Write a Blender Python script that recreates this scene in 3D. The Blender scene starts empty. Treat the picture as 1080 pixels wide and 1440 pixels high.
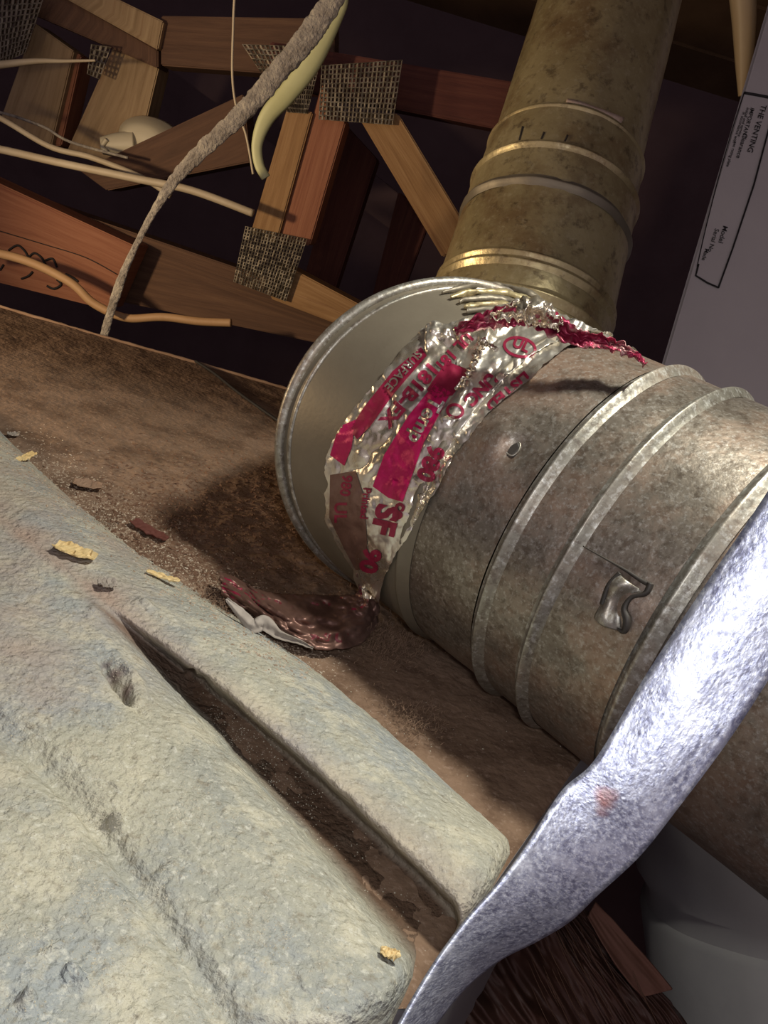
import bpy, bmesh, math, random
from mathutils import Vector, Matrix, noise
from mathutils.bvhtree import BVHTree
random.seed(7)
S = bpy.context.scene
C = S.collection
PI = math.pi

# ------------------------------------------------------------------ camera
FP = 1150.0
ROLL, PITCH, HC = math.radians(17), math.radians(20), 0.175
sr, cr, sp, cp = math.sin(ROLL), math.cos(ROLL), math.sin(PITCH), math.cos(PITCH)
UP = Vector((sr*cp, -cr*cp, -sp)); YW = Vector((sr*sp, -cr*sp, cp)); XW = Vector((cr, sr, 0))
ORG = Vector((0, 0, HC))
def dirw(v): return Vector((v.dot(XW), v.dot(YW), v.dot(UP)))
def W(x, y, z): return ORG + dirw(Vector((x, y, z)))            # lens space (right, down, forward) -> world
def ray(px, py): return dirw(Vector(((px-540)/FP, (py-720)/FP, 1.0)))
def P(px, py, d): return ORG + ray(px, py)*d
def Q(px, py, z=0.0):
    r = ray(px, py); return ORG + r*((z-HC)/r.z)
def T(px, py, y):
    r = ray(px, py); return ORG + r*(y/r.y)
cam = bpy.data.cameras.new('camera'); co = bpy.data.objects.new('camera', cam); C.objects.link(co)
r_, u_, b_ = dirw(Vector((1, 0, 0))), dirw(Vector((0, -1, 0))), dirw(Vector((0, 0, -1)))
co.matrix_world = Matrix(((r_.x, u_.x, b_.x, 0), (r_.y, u_.y, b_.y, 0), (r_.z, u_.z, b_.z, HC), (0, 0, 0, 1)))
cam.sensor_fit = 'VERTICAL'; cam.sensor_height = 36; cam.sensor_width = 27; cam.lens = FP/1440*36
cam.clip_start = 0.005; cam.clip_end = 50
S.camera = co

# ------------------------------------------------------------------ world and lamps
wd = bpy.data.worlds.new('world'); S.world = wd; wd.use_nodes = True
wd.node_tree.nodes['Background'].inputs[0].default_value = (0.60, 0.50, 0.56, 1)
wd.node_tree.nodes['Background'].inputs[1].default_value = 0.50
S.view_settings.view_transform = 'Standard'; S.view_settings.look = 'None'
S.view_settings.exposure = 0.0; S.view_settings.gamma = 1.0
S.view_settings.use_curve_mapping = False
def area(name, loc, target, size, power, col, spread=180):
    l = bpy.data.lights.new(name, 'AREA'); l.size = size; l.energy = power; l.color = col; l.shape = 'DISK'
    l.spread = math.radians(spread)
    o = bpy.data.objects.new(name, l); C.objects.link(o); o.location = loc
    o.rotation_euler = (Vector(target)-Vector(loc)).to_track_quat('-Z', 'Y').to_euler(); return o
def spot(name, loc, target, size, power, col, cone, blend=.6):
    l = bpy.data.lights.new(name, 'SPOT'); l.shadow_soft_size = size; l.energy = power; l.color = col; l.spot_size = math.radians(cone); l.spot_blend = blend
    o = bpy.data.objects.new(name, l); C.objects.link(o); o.location = loc
    o.rotation_euler = (Vector(target)-Vector(loc)).to_track_quat('-Z', 'Y').to_euler(); return o
area('phone_lamp', W(.015, -.02, .0), W(.05, .06, .3), .022, 0.24, (.94, .96, 1.0))
spot('inspection_lamp', W(.24, -.30, .13), W(-.06, .10, .24), .026, 9.5, (1, .985, .88), 88, .35)
spot('attic_lamp', W(-.55, -.20, .36), W(.02, -.24, .80), .02, 9.0, (1, .76, .48), 100, .6)

# ------------------------------------------------------------------ helpers
def catm(pts, n):
    out = []; m = len(pts)
    for i in range(n):
        t = i/(n-1)*(m-1); k = min(int(t), m-2); u = t-k
        p0 = pts[max(k-1, 0)]; p1 = pts[k]; p2 = pts[k+1]; p3 = pts[min(k+2, m-1)]
        out.append(tuple(.5*((2*b)+(-a+c)*u+(2*a-5*b+4*c-d)*u*u+(-a+3*b-3*c+d)*u**3) for a, b, c, d in zip(p0, p1, p2, p3)))
    return out
def lerpl(pts, n):
    out = []; m = len(pts)
    for i in range(n):
        t = i/(n-1)*(m-1); k = min(int(t), m-2); u = t-k
        out.append(tuple(a*(1-u)+b*u for a, b in zip(pts[k], pts[k+1])))
    return out
def fbm(p, o=4, h=1.0): return noise.fractal(Vector(p), h, 2.0, o)
def mesh(name, vs, fs, m=None, parent=None, smooth=True, uv=None):
    me = bpy.data.meshes.new(name); me.from_pydata([tuple(v) for v in vs], [], fs); me.update()
    if smooth:
        for p in me.polygons: p.use_smooth = True
    if uv:
        l = me.uv_layers.new(name='UVMap')
        for lp in me.loops: l.data[lp.index].uv = uv[lp.vertex_index]
    o = bpy.data.objects.new(name, me); C.objects.link(o)
    if m: me.materials.append(m)
    if parent: o.parent = parent
    return o
def tag(o, label, cat, group=None, kind=None):
    if label: o['label'] = label
    if cat: o['category'] = cat
    if group: o['group'] = group
    if kind: o['kind'] = kind
    return o
def empty(name, loc, label=None, cat=None, group=None, kind=None):
    o = bpy.data.objects.new(name, None); C.objects.link(o); o.empty_display_size = .02
    tag(o, label, cat, group, kind); return o      # kept at the origin; children hold world coordinates
def grid(nu, nv, fn, closev=False):
    vs = [fn(i, j) for i in range(nu) for j in range(nv)]
    fs = []
    for i in range(nu-1):
        for j in range(nv-1 if not closev else nv):
            a = i*nv+j; b = i*nv+(j+1) % nv; fs.append((a, b, b+nv, a+nv))
    return vs, fs
def fix_normals(o):
    bm = bmesh.new(); bm.from_mesh(o.data); bmesh.ops.recalc_face_normals(bm, faces=bm.faces); bm.to_mesh(o.data); bm.free()
def thicken(o, t, off=-1):
    md = o.modifiers.new('thick', 'SOLIDIFY'); md.thickness = t; md.offset = off; return o
def tube(name, pts, rad, m, parent=None, n=60, seg=8, flat=1.0, rough=0.0, smoothpath=True):
    """pts world Vectors; rad number or list"""
    P4 = [tuple(p)+(rad[i] if isinstance(rad, (list, tuple)) else rad,) for i, p in enumerate(pts)]
    pp = catm(P4, n) if smoothpath else lerpl(P4, n)
    vs, fs = [], []; up = Vector((0, 0, 1)); last = None
    for i, q in enumerate(pp):
        c = Vector(q[:3]); a = Vector(pp[max(i-1, 0)][:3]); b = Vector(pp[min(i+1, n-1)][:3])
        t = (b-a).normalized()
        if last is None:
            v = ORG-c; x = t.cross(v).normalized()
        else: x = (last-t*last.dot(t)).normalized()
        last = x; y = t.cross(x)
        for k in range(seg):
            an = 2*PI*k/seg; r = q[3]
            if rough: r *= 1+rough*fbm((c.x*150+math.cos(an)*2, c.y*150+math.sin(an)*2, c.z*150), 4)
            vs.append(c+x*math.cos(an)*r+y*math.sin(an)*r*flat)
    for i in range(n-1):
        for k in range(seg):
            a = i*seg+k; b = i*seg+(k+1) % seg; fs.append((a, b, b+seg, a+seg))
    fs.append(tuple(range(seg))[::-1]); fs.append(tuple(range((n-1)*seg, n*seg)))
    return mesh(name, vs, fs, m, parent)
def hull(name, q, back, m, parent=None, bevel=.0015, uvs=True, sub=1):
    """board from four front corners (long edges q0-q3 / q1-q2, ends q0-q1 and q3-q2) and a depth vector"""
    v = [Vector(p) for p in q]+[Vector(p)+back for p in q]
    L = ((v[3]-v[0]).length+(v[2]-v[1]).length)/2; w = (v[1]-v[0]).length; t = back.length
    bm = bmesh.new(); V = [bm.verts.new(p) for p in v]
    uvl = bm.loops.layers.uv.new('UVMap')
    def face(ix, uv):
        f = bm.faces.new([V[i] for i in ix])
        for l, c in zip(f.loops, uv): l[uvl].uv = c
    o_ = random.random()*20
    face((0, 1, 2, 3), ((o_, 0), (o_, w), (o_+L, w), (o_+L, 0)))
    face((7, 6, 5, 4), ((o_+L, .3), (o_+L, .3+w), (o_, .3+w), (o_, .3)))
    face((0, 3, 7, 4), ((o_, 0), (o_+L, 0), (o_+L, -t), (o_, -t)))
    face((2, 1, 5, 6), ((o_+L, w), (o_, w), (o_, w+t), (o_+L, w+t)))
    face((1, 0, 4, 5), ((o_, w), (o_, 0), (o_+t, 0), (o_+t, w)))
    face((3, 2, 6, 7), ((o_+L, 0), (o_+L, w), (o_+L+t, w), (o_+L+t, 0)))
    bmesh.ops.recalc_face_normals(bm, faces=bm.faces)
    bmesh.ops.bevel(bm, geom=list(bm.edges), offset=bevel, segments=2, affect='EDGES')
    me = bpy.data.meshes.new(name); bm.to_mesh(me); bm.free()
    o = bpy.data.objects.new(name, me); C.objects.link(o); me.materials.append(m)
    if parent: o.parent = parent
    return o

# ------------------------------------------------------------------ materials
def mat(name, cols, scale=8, detail=8, rough=.6, metal=0.0, bump=.3, bscale=60, coord='Object', stretch=(1, 1, 1),
        rvar=0.0, spots=None, second=None, bdist=.001, dist=0.0, spec=.5, attr=None, aniso=None):
    m = bpy.data.materials.new(name); m.use_nodes = True; nt = m.node_tree; N = nt.nodes; Lk = nt.links.new
    bs = N['Principled BSDF']; tc = N.new('ShaderNodeTexCoord'); mp = N.new('ShaderNodeMapping')
    mp.inputs['Scale'].default_value = stretch; Lk(tc.outputs[coord], mp.inputs[0])
    nz = N.new('ShaderNodeTexNoise'); nz.inputs['Scale'].default_value = scale; nz.inputs['Detail'].default_value = detail
    nz.inputs['Roughness'].default_value = .65; nz.inputs['Distortion'].default_value = dist
    Lk(mp.outputs[0], nz.inputs['Vector'])
    rp = N.new('ShaderNodeValToRGB'); el = rp.color_ramp.elements
    n = len(cols)
    for i, c in enumerate(cols):
        pos = .28+.44*i/(max(n-1, 1)); c4 = (*c, 1)
        if i < 2: el[i].position = pos; el[i].color = c4
        else: e = el.new(pos); e.color = c4
    Lk(nz.outputs[0], rp.inputs[0]); col = rp.outputs[0]
    def mix(fac, c1, c2, typ='MIX'):
        x = N.new('ShaderNodeMix'); x.data_type = 'RGBA'; x.blend_type = typ
        if hasattr(fac, 'links'): Lk(fac, x.inputs[0])
        else: x.inputs[0].default_value = fac
        for s, v in ((6, c1), (7, c2)):
            if hasattr(v, 'links'): Lk(v, x.inputs[s])
            else: x.inputs[s].default_value = (*v, 1)
        return x.outputs[2]
    def mask(sc, lo, hi, det=6, st=None, ty='noise'):
        if ty == 'noise':
            z = N.new('ShaderNodeTexNoise'); z.inputs['Scale'].default_value = sc; z.inputs['Detail'].default_value = det
            z.inputs['Roughness'].default_value = .7; src = z.outputs[0]
        else:
            z = N.new('ShaderNodeTexVoronoi'); z.inputs['Scale'].default_value = sc; src = z.outputs['Color']
        if st:
            mm = N.new('ShaderNodeMapping'); mm.inputs['Scale'].default_value = st; Lk(tc.outputs[coord], mm.inputs[0]); Lk(mm.outputs[0], z.inputs['Vector'])
        else: Lk(mp.outputs[0], z.inputs['Vector'])
        r = N.new('ShaderNodeMapRange'); r.inputs[1].default_value = lo; r.inputs[2].default_value = hi; Lk(src, r.inputs[0])
        return r.outputs[0]
    if second:
        for (c2, sc, lo, hi, k, *ty) in second:
            f = mask(sc, lo, hi, ty=ty[0] if ty else 'noise'); ml = N.new('ShaderNodeMath'); ml.operation = 'MULTIPLY'; ml.inputs[1].default_value = k
            Lk(f, ml.inputs[0]); col = mix(ml.outputs[0], col, c2)
    if attr:
        for (an, c2) in attr:
            at = N.new('ShaderNodeAttribute'); at.attribute_name = an
            nf = mask(scale*3, .25, .75); aa = N.new('ShaderNodeMath'); aa.operation = 'MULTIPLY_ADD'; aa.inputs[1].default_value = .3; aa.inputs[2].default_value = -.15
            Lk(nf, aa.inputs[0]); ad = N.new('ShaderNodeMath'); ad.operation = 'ADD'; ad.use_clamp = True
            ml = N.new('ShaderNodeMath'); ml.operation = 'MULTIPLY'; Lk(aa.outputs[0], ml.inputs[0]); Lk(at.outputs['Fac'], ml.inputs[1])
            Lk(ml.outputs[0], ad.inputs[0]); Lk(at.outputs['Fac'], ad.inputs[1]); col = mix(ad.outputs[0], col, c2)
    if spots:
        gp = N.new('ShaderNodeNewGeometry')
        for (pt, rad, c2, k) in spots:
            vd = N.new('ShaderNodeVectorMath'); vd.operation = 'DISTANCE'; vd.inputs[1].default_value = tuple(pt); Lk(gp.outputs['Position'], vd.inputs[0])
            zz = N.new('ShaderNodeTexNoise'); zz.inputs['Scale'].default_value = 200; Lk(gp.outputs['Position'], zz.inputs['Vector'])
            md = N.new('ShaderNodeMath'); md.operation = 'MULTIPLY_ADD'; md.inputs[1].default_value = rad*1.2; Lk(zz.outputs[0], md.inputs[0]); Lk(vd.outputs['Value'], md.inputs[2])
            r = N.new('ShaderNodeMapRange'); r.inputs[1].default_value = rad*.9; r.inputs[2].default_value = rad*1.6; r.inputs[3].default_value = k; r.inputs[4].default_value = 0
            Lk(md.outputs[0], r.inputs[0]); col = mix(r.outputs[0], col, c2)
    Lk(col, bs.inputs['Base Color'])
    bs.inputs['Metallic'].default_value = metal; bs.inputs['Roughness'].default_value = rough
    bs.inputs['Specular IOR Level'].default_value = spec
    if rvar:
        r = N.new('ShaderNodeMapRange'); r.inputs[3].default_value = rough-rvar; r.inputs[4].default_value = rough+rvar
        r.inputs[1].default_value = .3; r.inputs[2].default_value = .7
        Lk(nz.outputs[0], r.inputs[0]); Lk(r.outputs[0], bs.inputs['Roughness'])
    if bump:
        bz = N.new('ShaderNodeTexNoise'); bz.inputs['Scale'].default_value = bscale; bz.inputs['Detail'].default_value = 6; Lk(mp.outputs[0], bz.inputs['Vector'])
        bp = N.new('ShaderNodeBump'); bp.inputs['Strength'].default_value = bump; bp.inputs['Distance'].default_value = bdist
        Lk(bz.outputs[0], bp.inputs['Height']); Lk(bp.outputs[0], bs.inputs['Normal'])
    return m

M = {}
M['galv'] = mat('dusty_galvanized', [(.16, .13, .10), (.27, .235, .19), (.37, .35, .30)], 14, rough=.40, metal=.72, bump=.25, bscale=420, bdist=.0006, rvar=.10,
    second=[((.09, .065, .045), 330, .48, .60, .6), ((.34, .20, .13), 14, .46, .60, .6), ((.58, .55, .50), 640, .52, .64, .45), ((.10, .07, .05), 45, .54, .66, .5)])
M['galv_light'] = mat('grey_galvanized', [(.22, .20, .16), (.33, .31, .26), (.42, .41, .36)], 14, rough=.42, metal=.7, bump=.25, bscale=420, bdist=.0006, rvar=.1,
    second=[((.12, .09, .07), 300, .48, .62, .6), ((.34, .24, .17), 14, .48, .62, .5), ((.70, .69, .64), 400, .52, .64, .6)])
M['gore'] = mat('dull_elbow_metal', [(.15, .125, .09), (.20, .17, .125), (.25, .215, .16)], 10, rough=.50, metal=.5, bump=.2, bscale=500, bdist=.0004)
M['brass'] = mat('dusty_vertical_pipe_metal', [(.28, .21, .10), (.42, .34, .18), (.52, .44, .25)], 12, rough=.36, metal=.5, bump=.35, bscale=160, bdist=.0012, rvar=.1,
    second=[((.20, .11, .05), 22, .48, .62, .6), ((.08, .05, .03), 110, .54, .66, .6), ((.60, .52, .34), 240, .54, .66, .4)])
M['lip'] = mat('worn_bead_edge', [(.55, .52, .42), (.7, .68, .6)], 30, rough=.35, metal=.6, bump=.1)
M['foil'] = mat('aluminium_foil', [(.52, .40, .24), (.74, .68, .58), (.84, .81, .75)], 26, rough=.30, metal=.85, bump=.35, bscale=110, bdist=.0012, dist=1.2, rvar=.08)
M['foil_dark'] = mat('dust_and_reflection_foil', [(.12, .06, .045), (.20, .11, .085), (.28, .18, .15)], 26, rough=.42, metal=.6, bump=.5, bscale=130, bdist=.0014, dist=1.0)  # dusty on the tail; on the band it paints the deck's reflection
M['ink'] = mat('crimson_ink', [(.20, .012, .035), (.33, .016, .06)], 40, rough=.42, metal=.3, bump=.5, bscale=130, bdist=.0014)
M['ink_hot'] = mat('magenta_ink', [(.42, .008, .07), (.55, .012, .12)], 40, rough=.38, metal=.3, bump=.5, bscale=130, bdist=.0014)
M['ink_dark'] = mat('dusty_crimson_ink', [(.12, .018, .022), (.18, .022, .03)], 40, rough=.5, metal=.2, bump=.4)
M['ink_foil'] = mat('crimson_and_silver_foil', [(.16, .012, .03), (.30, .02, .06), (.60, .50, .42)], 90, rough=.38, metal=.5, bump=.5, bscale=110, bdist=.0012)
M['deck'] = mat('brown_dust', [(.15, .095, .06), (.21, .135, .09), (.27, .18, .125)], 9, rough=.95, bump=.9, bscale=260, bdist=.0012, spec=.1,
    second=[((.095, .055, .035), 34, .47, .62, .7), ((.34, .24, .18), 420, .54, .66, .5)])
M['plate'] = mat('pale_dusty_sheet', [(.28, .29, .27), (.40, .385, .31), (.48, .45, .345)], 16, rough=.9, bump=1, bscale=420, bdist=.0022, spec=.2, dist=.6,
    second=[((.31, .335, .345), 12, .48, .60, .75), ((.62, .57, .43), 70, .50, .62, .55), ((.24, .20, .14), 260, .55, .68, .6), ((.66, .64, .55), 500, .54, .66, .6)],
    spots=[(Q(160, 950, .015), .0042, (.14, .09, .08), .8), (Q(176, 972, .015), .0036, (.16, .10, .09), .8), (Q(150, 936, .015), .0026, (.10, .07, .07), .7)],
    attr=[('dust', (.11, .066, .042)), ('pink', (.40, .30, .24))])  # real dust in the channel, darkened further to add the rib's shadow
M['strap'] = mat('bright_galvanized', [(.20, .21, .31), (.48, .50, .62), (.85, .87, .93)], 330, rough=.42, metal=.65, bump=.35, bscale=500, bdist=.0005, coord='UV', stretch=(.5, 1.5, 1), rvar=.12,
    second=[((.95, .97, 1.0), 620, .50, .60, .7), ((.16, .16, .25), 240, .48, .60, .75), ((.9, .92, 1.0), 60, .52, .62, .5)],
    spots=[(P(850, 1122, .1935), .0048, (.40, .12, .06), 1.0), (P(742, 1276, .197), .0036, (.55, .33, .06), 1.0), (P(912, 1132, .193), .0038, (.34, .15, .11), .8)])
def wood(name, a, b, c, dark): return mat(name, [a, b, c], 16, detail=6, rough=.75, bump=.5, bscale=60, coord='UV', stretch=(.5, 9, 1), bdist=.001, dist=.5, spec=.25,
    second=[(dark, 9, .56, .66, .55)])
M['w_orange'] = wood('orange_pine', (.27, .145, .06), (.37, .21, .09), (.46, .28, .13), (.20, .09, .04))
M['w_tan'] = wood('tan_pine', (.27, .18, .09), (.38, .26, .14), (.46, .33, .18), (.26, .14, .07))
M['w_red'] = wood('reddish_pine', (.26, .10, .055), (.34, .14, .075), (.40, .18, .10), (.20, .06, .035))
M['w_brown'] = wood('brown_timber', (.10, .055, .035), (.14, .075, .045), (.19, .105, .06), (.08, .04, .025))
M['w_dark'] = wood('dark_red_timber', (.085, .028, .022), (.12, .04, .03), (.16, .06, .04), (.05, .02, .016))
M['teeth'] = mat('nail_plate_steel', [(.10, .08, .06), (.17, .14, .10), (.24, .21, .16)], 60, rough=.5, metal=.6, bump=.4, bscale=300)
M['cable_cream'] = mat('cream_cable_sheath', [(.48, .38, .24), (.60, .50, .35)], 30, rough=.55, bump=.2)
M['cable_green'] = mat('yellow_green_cable_sheath', [(.55, .54, .26), (.66, .66, .36)], 20, rough=.5, bump=.2)
M['cable_orange'] = mat('orange_brown_cable_sheath', [(.46, .26, .12), (.58, .36, .18)], 20, rough=.6, bump=.2)
M['rag'] = mat('grey_frayed_cloth', [(.17, .14, .11), (.34, .30, .25), (.56, .50, .38)], 90, rough=.95, bump=1, bscale=400, bdist=.002)
M['cap'] = mat('cream_plastic', [(.62, .54, .36), (.70, .62, .43)], 10, rough=.5, bump=.1)
M['box'] = mat('grey_duct_board', [(.52, .475, .465), (.60, .55, .53), (.66, .61, .58)], 5, rough=.5, metal=.2, bump=.1)
M['duct'] = mat('blue_grey_duct_metal', [(.22, .215, .22), (.31, .30, .30), (.38, .36, .35)], 5, rough=.45, metal=.4, bump=.15, bscale=30)
M['black'] = mat('black_line', [(.012, .010, .010), (.02, .017, .016)], 30, rough=.7, bump=0)
M['blackgap'] = mat('dark_cut_metal', [(.02, .016, .014), (.05, .04, .03)], 30, rough=.6, bump=.2)
M['void'] = mat('soot_dark_timber', [(.10, .065, .072), (.15, .10, .105)], 5, rough=.95, bump=.3, spec=.1)
M['sheath'] = mat('old_roof_sheathing', [(.11, .065, .035), (.18, .11, .06)], 9, rough=.9, bump=.4, spec=.1)
M['scrap'] = mat('yellow_wood_splinter', [(.55, .38, .15), (.75, .58, .30)], 80, rough=.7, bump=.6, bscale=200, stretch=(1, 4, 1))
M['tuft'] = mat('brown_fluff', [(.20, .12, .075), (.32, .21, .14)], 60, rough=1, bump=.5)
M['crumb'] = mat('mixed_crumbs', [(.14, .09, .06), (.36, .27, .19), (.56, .50, .40)], 300, rough=1, bump=.3)
M['grit'] = mat('pale_grit', [(.40, .36, .27), (.56, .52, .42)], 60, rough=1, bump=.5)
M['paper'] = mat('white_fibre', [(.24, .20, .165), (.42, .37, .32)], 60, rough=.9, bump=.5)
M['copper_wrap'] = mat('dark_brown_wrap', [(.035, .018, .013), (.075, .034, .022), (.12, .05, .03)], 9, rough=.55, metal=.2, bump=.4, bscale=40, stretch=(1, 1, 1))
M['copper'] = mat('rust_brown_panel', [(.15, .07, .045), (.22, .10, .065)], 12, rough=.7, metal=.3, bump=.3)
M['pole'] = mat('tan_pole_paint', [(.36, .26, .15), (.44, .33, .20)], 12, rough=.5, bump=.1)

# ------------------------------------------------------------------ the attic shell
def plane(name, q, m, kind='structure', thick=.02):
    a, b, c, d = [Vector(p) for p in q]; n = (b-a).cross(c-a).normalized()
    cen = (a+b+c+d)/4
    if n.dot(ORG-cen) > 0: n = -n
    o = hull(name, q, n*thick, m, bevel=.001); o['kind'] = kind; return o
plane('floor', [(-3, -1.2, -.75), (3, -1.2, -.75), (3, 3, -.75), (-3, 3, -.75)], M['void'])
plane('wall_back', [(-3, 2.3, -.75), (3, 2.3, -.75), (3, 2.3, 2.4), (-3, 2.3, 2.4)], M['void'])
plane('wall_left', [(-2.6, -1.2, -.75), (-2.6, 2.4, -.75), (-2.6, 2.4, 2.4), (-2.6, -1.2, 2.4)], M['void'])
plane('wall_right', [(2.6, -1.2, -.75), (2.6, 2.4, -.75), (2.6, 2.4, 2.4), (2.6, -1.2, 2.4)], M['void'])
cl = empty('ceiling', None, kind='structure')
for k in range(9):                                           # sloping sheathing boards of the roof
    y0 = .9+k*.16
    z0, z1 = 1.22-(y0-.9)*.42, 1.22-(y0+.152-.9)*.42
    hull('board', [(-2.6, y0, z0), (-2.6, y0+.152, z1), (2.6, y0+.152, z1), (2.6, y0, z0)], Vector((0, 0, .02)), M['sheath'], cl)
hull('board', [(-2.6, -1.2, 1.9), (-2.6, .9, 1.23), (2.6, .9, 1.23), (2.6, -1.2, 1.9)], Vector((0, 0, .02)), M['sheath'], cl)

# ------------------------------------------------------------------ furnace cabinet with the brown dusty top
def plane_uv(px, py, z=0): return Q(px, py, z)
cab = empty('furnace_cabinet', None, 'large metal furnace cabinet with brown dusty flat top under the elbow', 'furnace')
A_, B_ = Q(-700, 232), Q(620, 609)            # far edge line of the top
N1, N2 = Q(548, 1462), Q(1010, 800)           # near right edge (plate end line carried on)
def clampq(v): return v
far_l, far_r = Q(-260, 357), Q(760, 649)
A0 = far_l; A1 = far_r
ex = (A1-A0)
near_r = Q(575, 1420); nr2 = Q(930, 905)
# top: fine grid between the far edge and a near line
NU, NV = 330, 420
lft = lerpl([tuple(Q(-260, 357)), tuple(Q(-900, 1500))], NV)
pl = lerpl([tuple(Q(760, 649)), tuple(Q(930, 905)), tuple(Q(575, 1418))], NV)
DB = Q(300, 745)
def topf(i, j):
    a = Vector(lft[j]); b = Vector(pl[j]); t = i/(NU-1)
    t = t**.75
    p = a.lerp(b, t)
    qx = ((p.x-DB.x)**2+(p.y-DB.y)**2)**.5; h = .0006*fbm((p.x*60, p.y*60, 1), 5)+.0012*max(0, fbm((p.x*22, p.y*22, 5), 3))+.0020*max(0, 1-qx/.16)*max(0, fbm((p.x*110, p.y*110, 8), 4)+.15)
    edge = min(1, min(j, NV-1-j)/3, (NU-1-i)/3)
    return Vector((p.x, p.y, h*edge))
vs, fs = grid(NU, NV, topf)
dk = mesh('dusty_top', vs, fs, M['deck'], cab); fix_normals(dk)
if dk.data.polygons[100].normal.z < 0: dk.data.flip_normals()
rim = [Vector(lft[0]), Vector(pl[0]), Q(930, 905), Q(575, 1418), Vector(lft[-1])]
v2 = [Vector((p.x, p.y, -.0008)) for p in rim]+[Vector((p.x, p.y, -.60)) for p in rim]
n = len(rim); f2 = [(i, (i+1) % n, (i+1) % n+n, i+n) for i in range(n)]+[tuple(range(n, 2*n)), tuple(range(n))[::-1]]
cb = mesh('cabinet_body', v2, f2, M['duct'], cab, smooth=False); fix_normals(cb)
tube('edge_flange', [Q(x, y, .0008) for x, y in ((-120, 397), (0, 431), (130, 469), (270, 508), (360, 534), (470, 566), (600, 603))], .0013, M['tuft'], cab, 80, 8, rough=.5)

# ------------------------------------------------------------------ ribbed sheet in the foreground
ST = [  # per line: five stations (far left -> near right), then height
 ([(-120, 478), (42, 648), (205, 785), (450, 948), (724, 1188)], .0000),
 ([(-125, 483), (36, 655), (198, 792), (442, 956), (718, 1194)], .0090),
 ([(-150, 492), (16, 674), (192, 822), (430, 985), (706, 1212)], .0150),
 ([(-175, 505), (0, 692), (182, 842), (418, 1018), (690, 1236)], .0165),
 ([(-205, 528), (-16, 712), (172, 862), (410, 1052), (655, 1278)], .0150),
 ([(-222, 542), (-24, 724), (168, 872), (406, 1064), (644, 1292)], .0012),
 ([(-226, 548), (-30, 732), (163, 882), (398, 1128), (592, 1352)], .0012),
 ([(-236, 560), (-40, 744), (152, 896), (390, 1142), (580, 1368)], .0130),
 ([(-262, 590), (-70, 778), (120, 930), (345, 1165), (548, 1398)], .0175),
 ([(-300, 650), (-120, 830), (70, 985), (255, 1185), (470, 1440)], .0180),
 ([(-400, 740), (-220, 860), (0, 985), (152, 1130), (372, 1448)], .0175),
 ([(-430, 770), (-245, 890), (-24, 1020), (126, 1164), (340, 1472)], .0148),
 ([(-460, 800), (-275, 925), (-50, 1060), (98, 1205), (290, 1510)], .0180),
 ([(-700, 960), (-520, 1100), (-300, 1240), (-130, 1390), (90, 1640)], .0195),
 ([(-900, 1150), (-760, 1290), (-560, 1430), (-380, 1560), (-120, 1800)], .0195)]
NS, NA = 380, 420
cols_ = [catm([(x, y) for x, y in st], NS) for st, h in ST]
hts = [h for st, h in ST]
vs = []; dust = []; pink = []  # dust: channel dust plus the painted rib shadow
PITS = [((168, 962), (42, 8), 52, -.0060), ((186, 950), (40, 7), 50, .0022), ((268, 948), (6, 5), 0, .0045), ((284, 960), (12, 9), 0, .0022), ((128, 858), (7, 5), 0, .001), ((160, 1160), (11, 9), 0, .0052), ((104, 1372), (13, 6), 40, .0055),
        ((78, 1335), (14, 5), -20, .002), ((38, 1408), (12, 9), 0, .005), ((245, 1055), (4, 4), 0, .0016), ((190, 985), (10, 9), 0, .0018), ((205, 850), (18, 5), 20, .0015),
        ((118, 1385), (8, 4), 50, .003), ((430, 1170), (6, 3), 40, .001)]
ACR = []
for j in range(NA):
    ACR.append(j/(NA-1)*(len(ST)-1))
def smooth(a): return a*a*(3-2*a)
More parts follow.
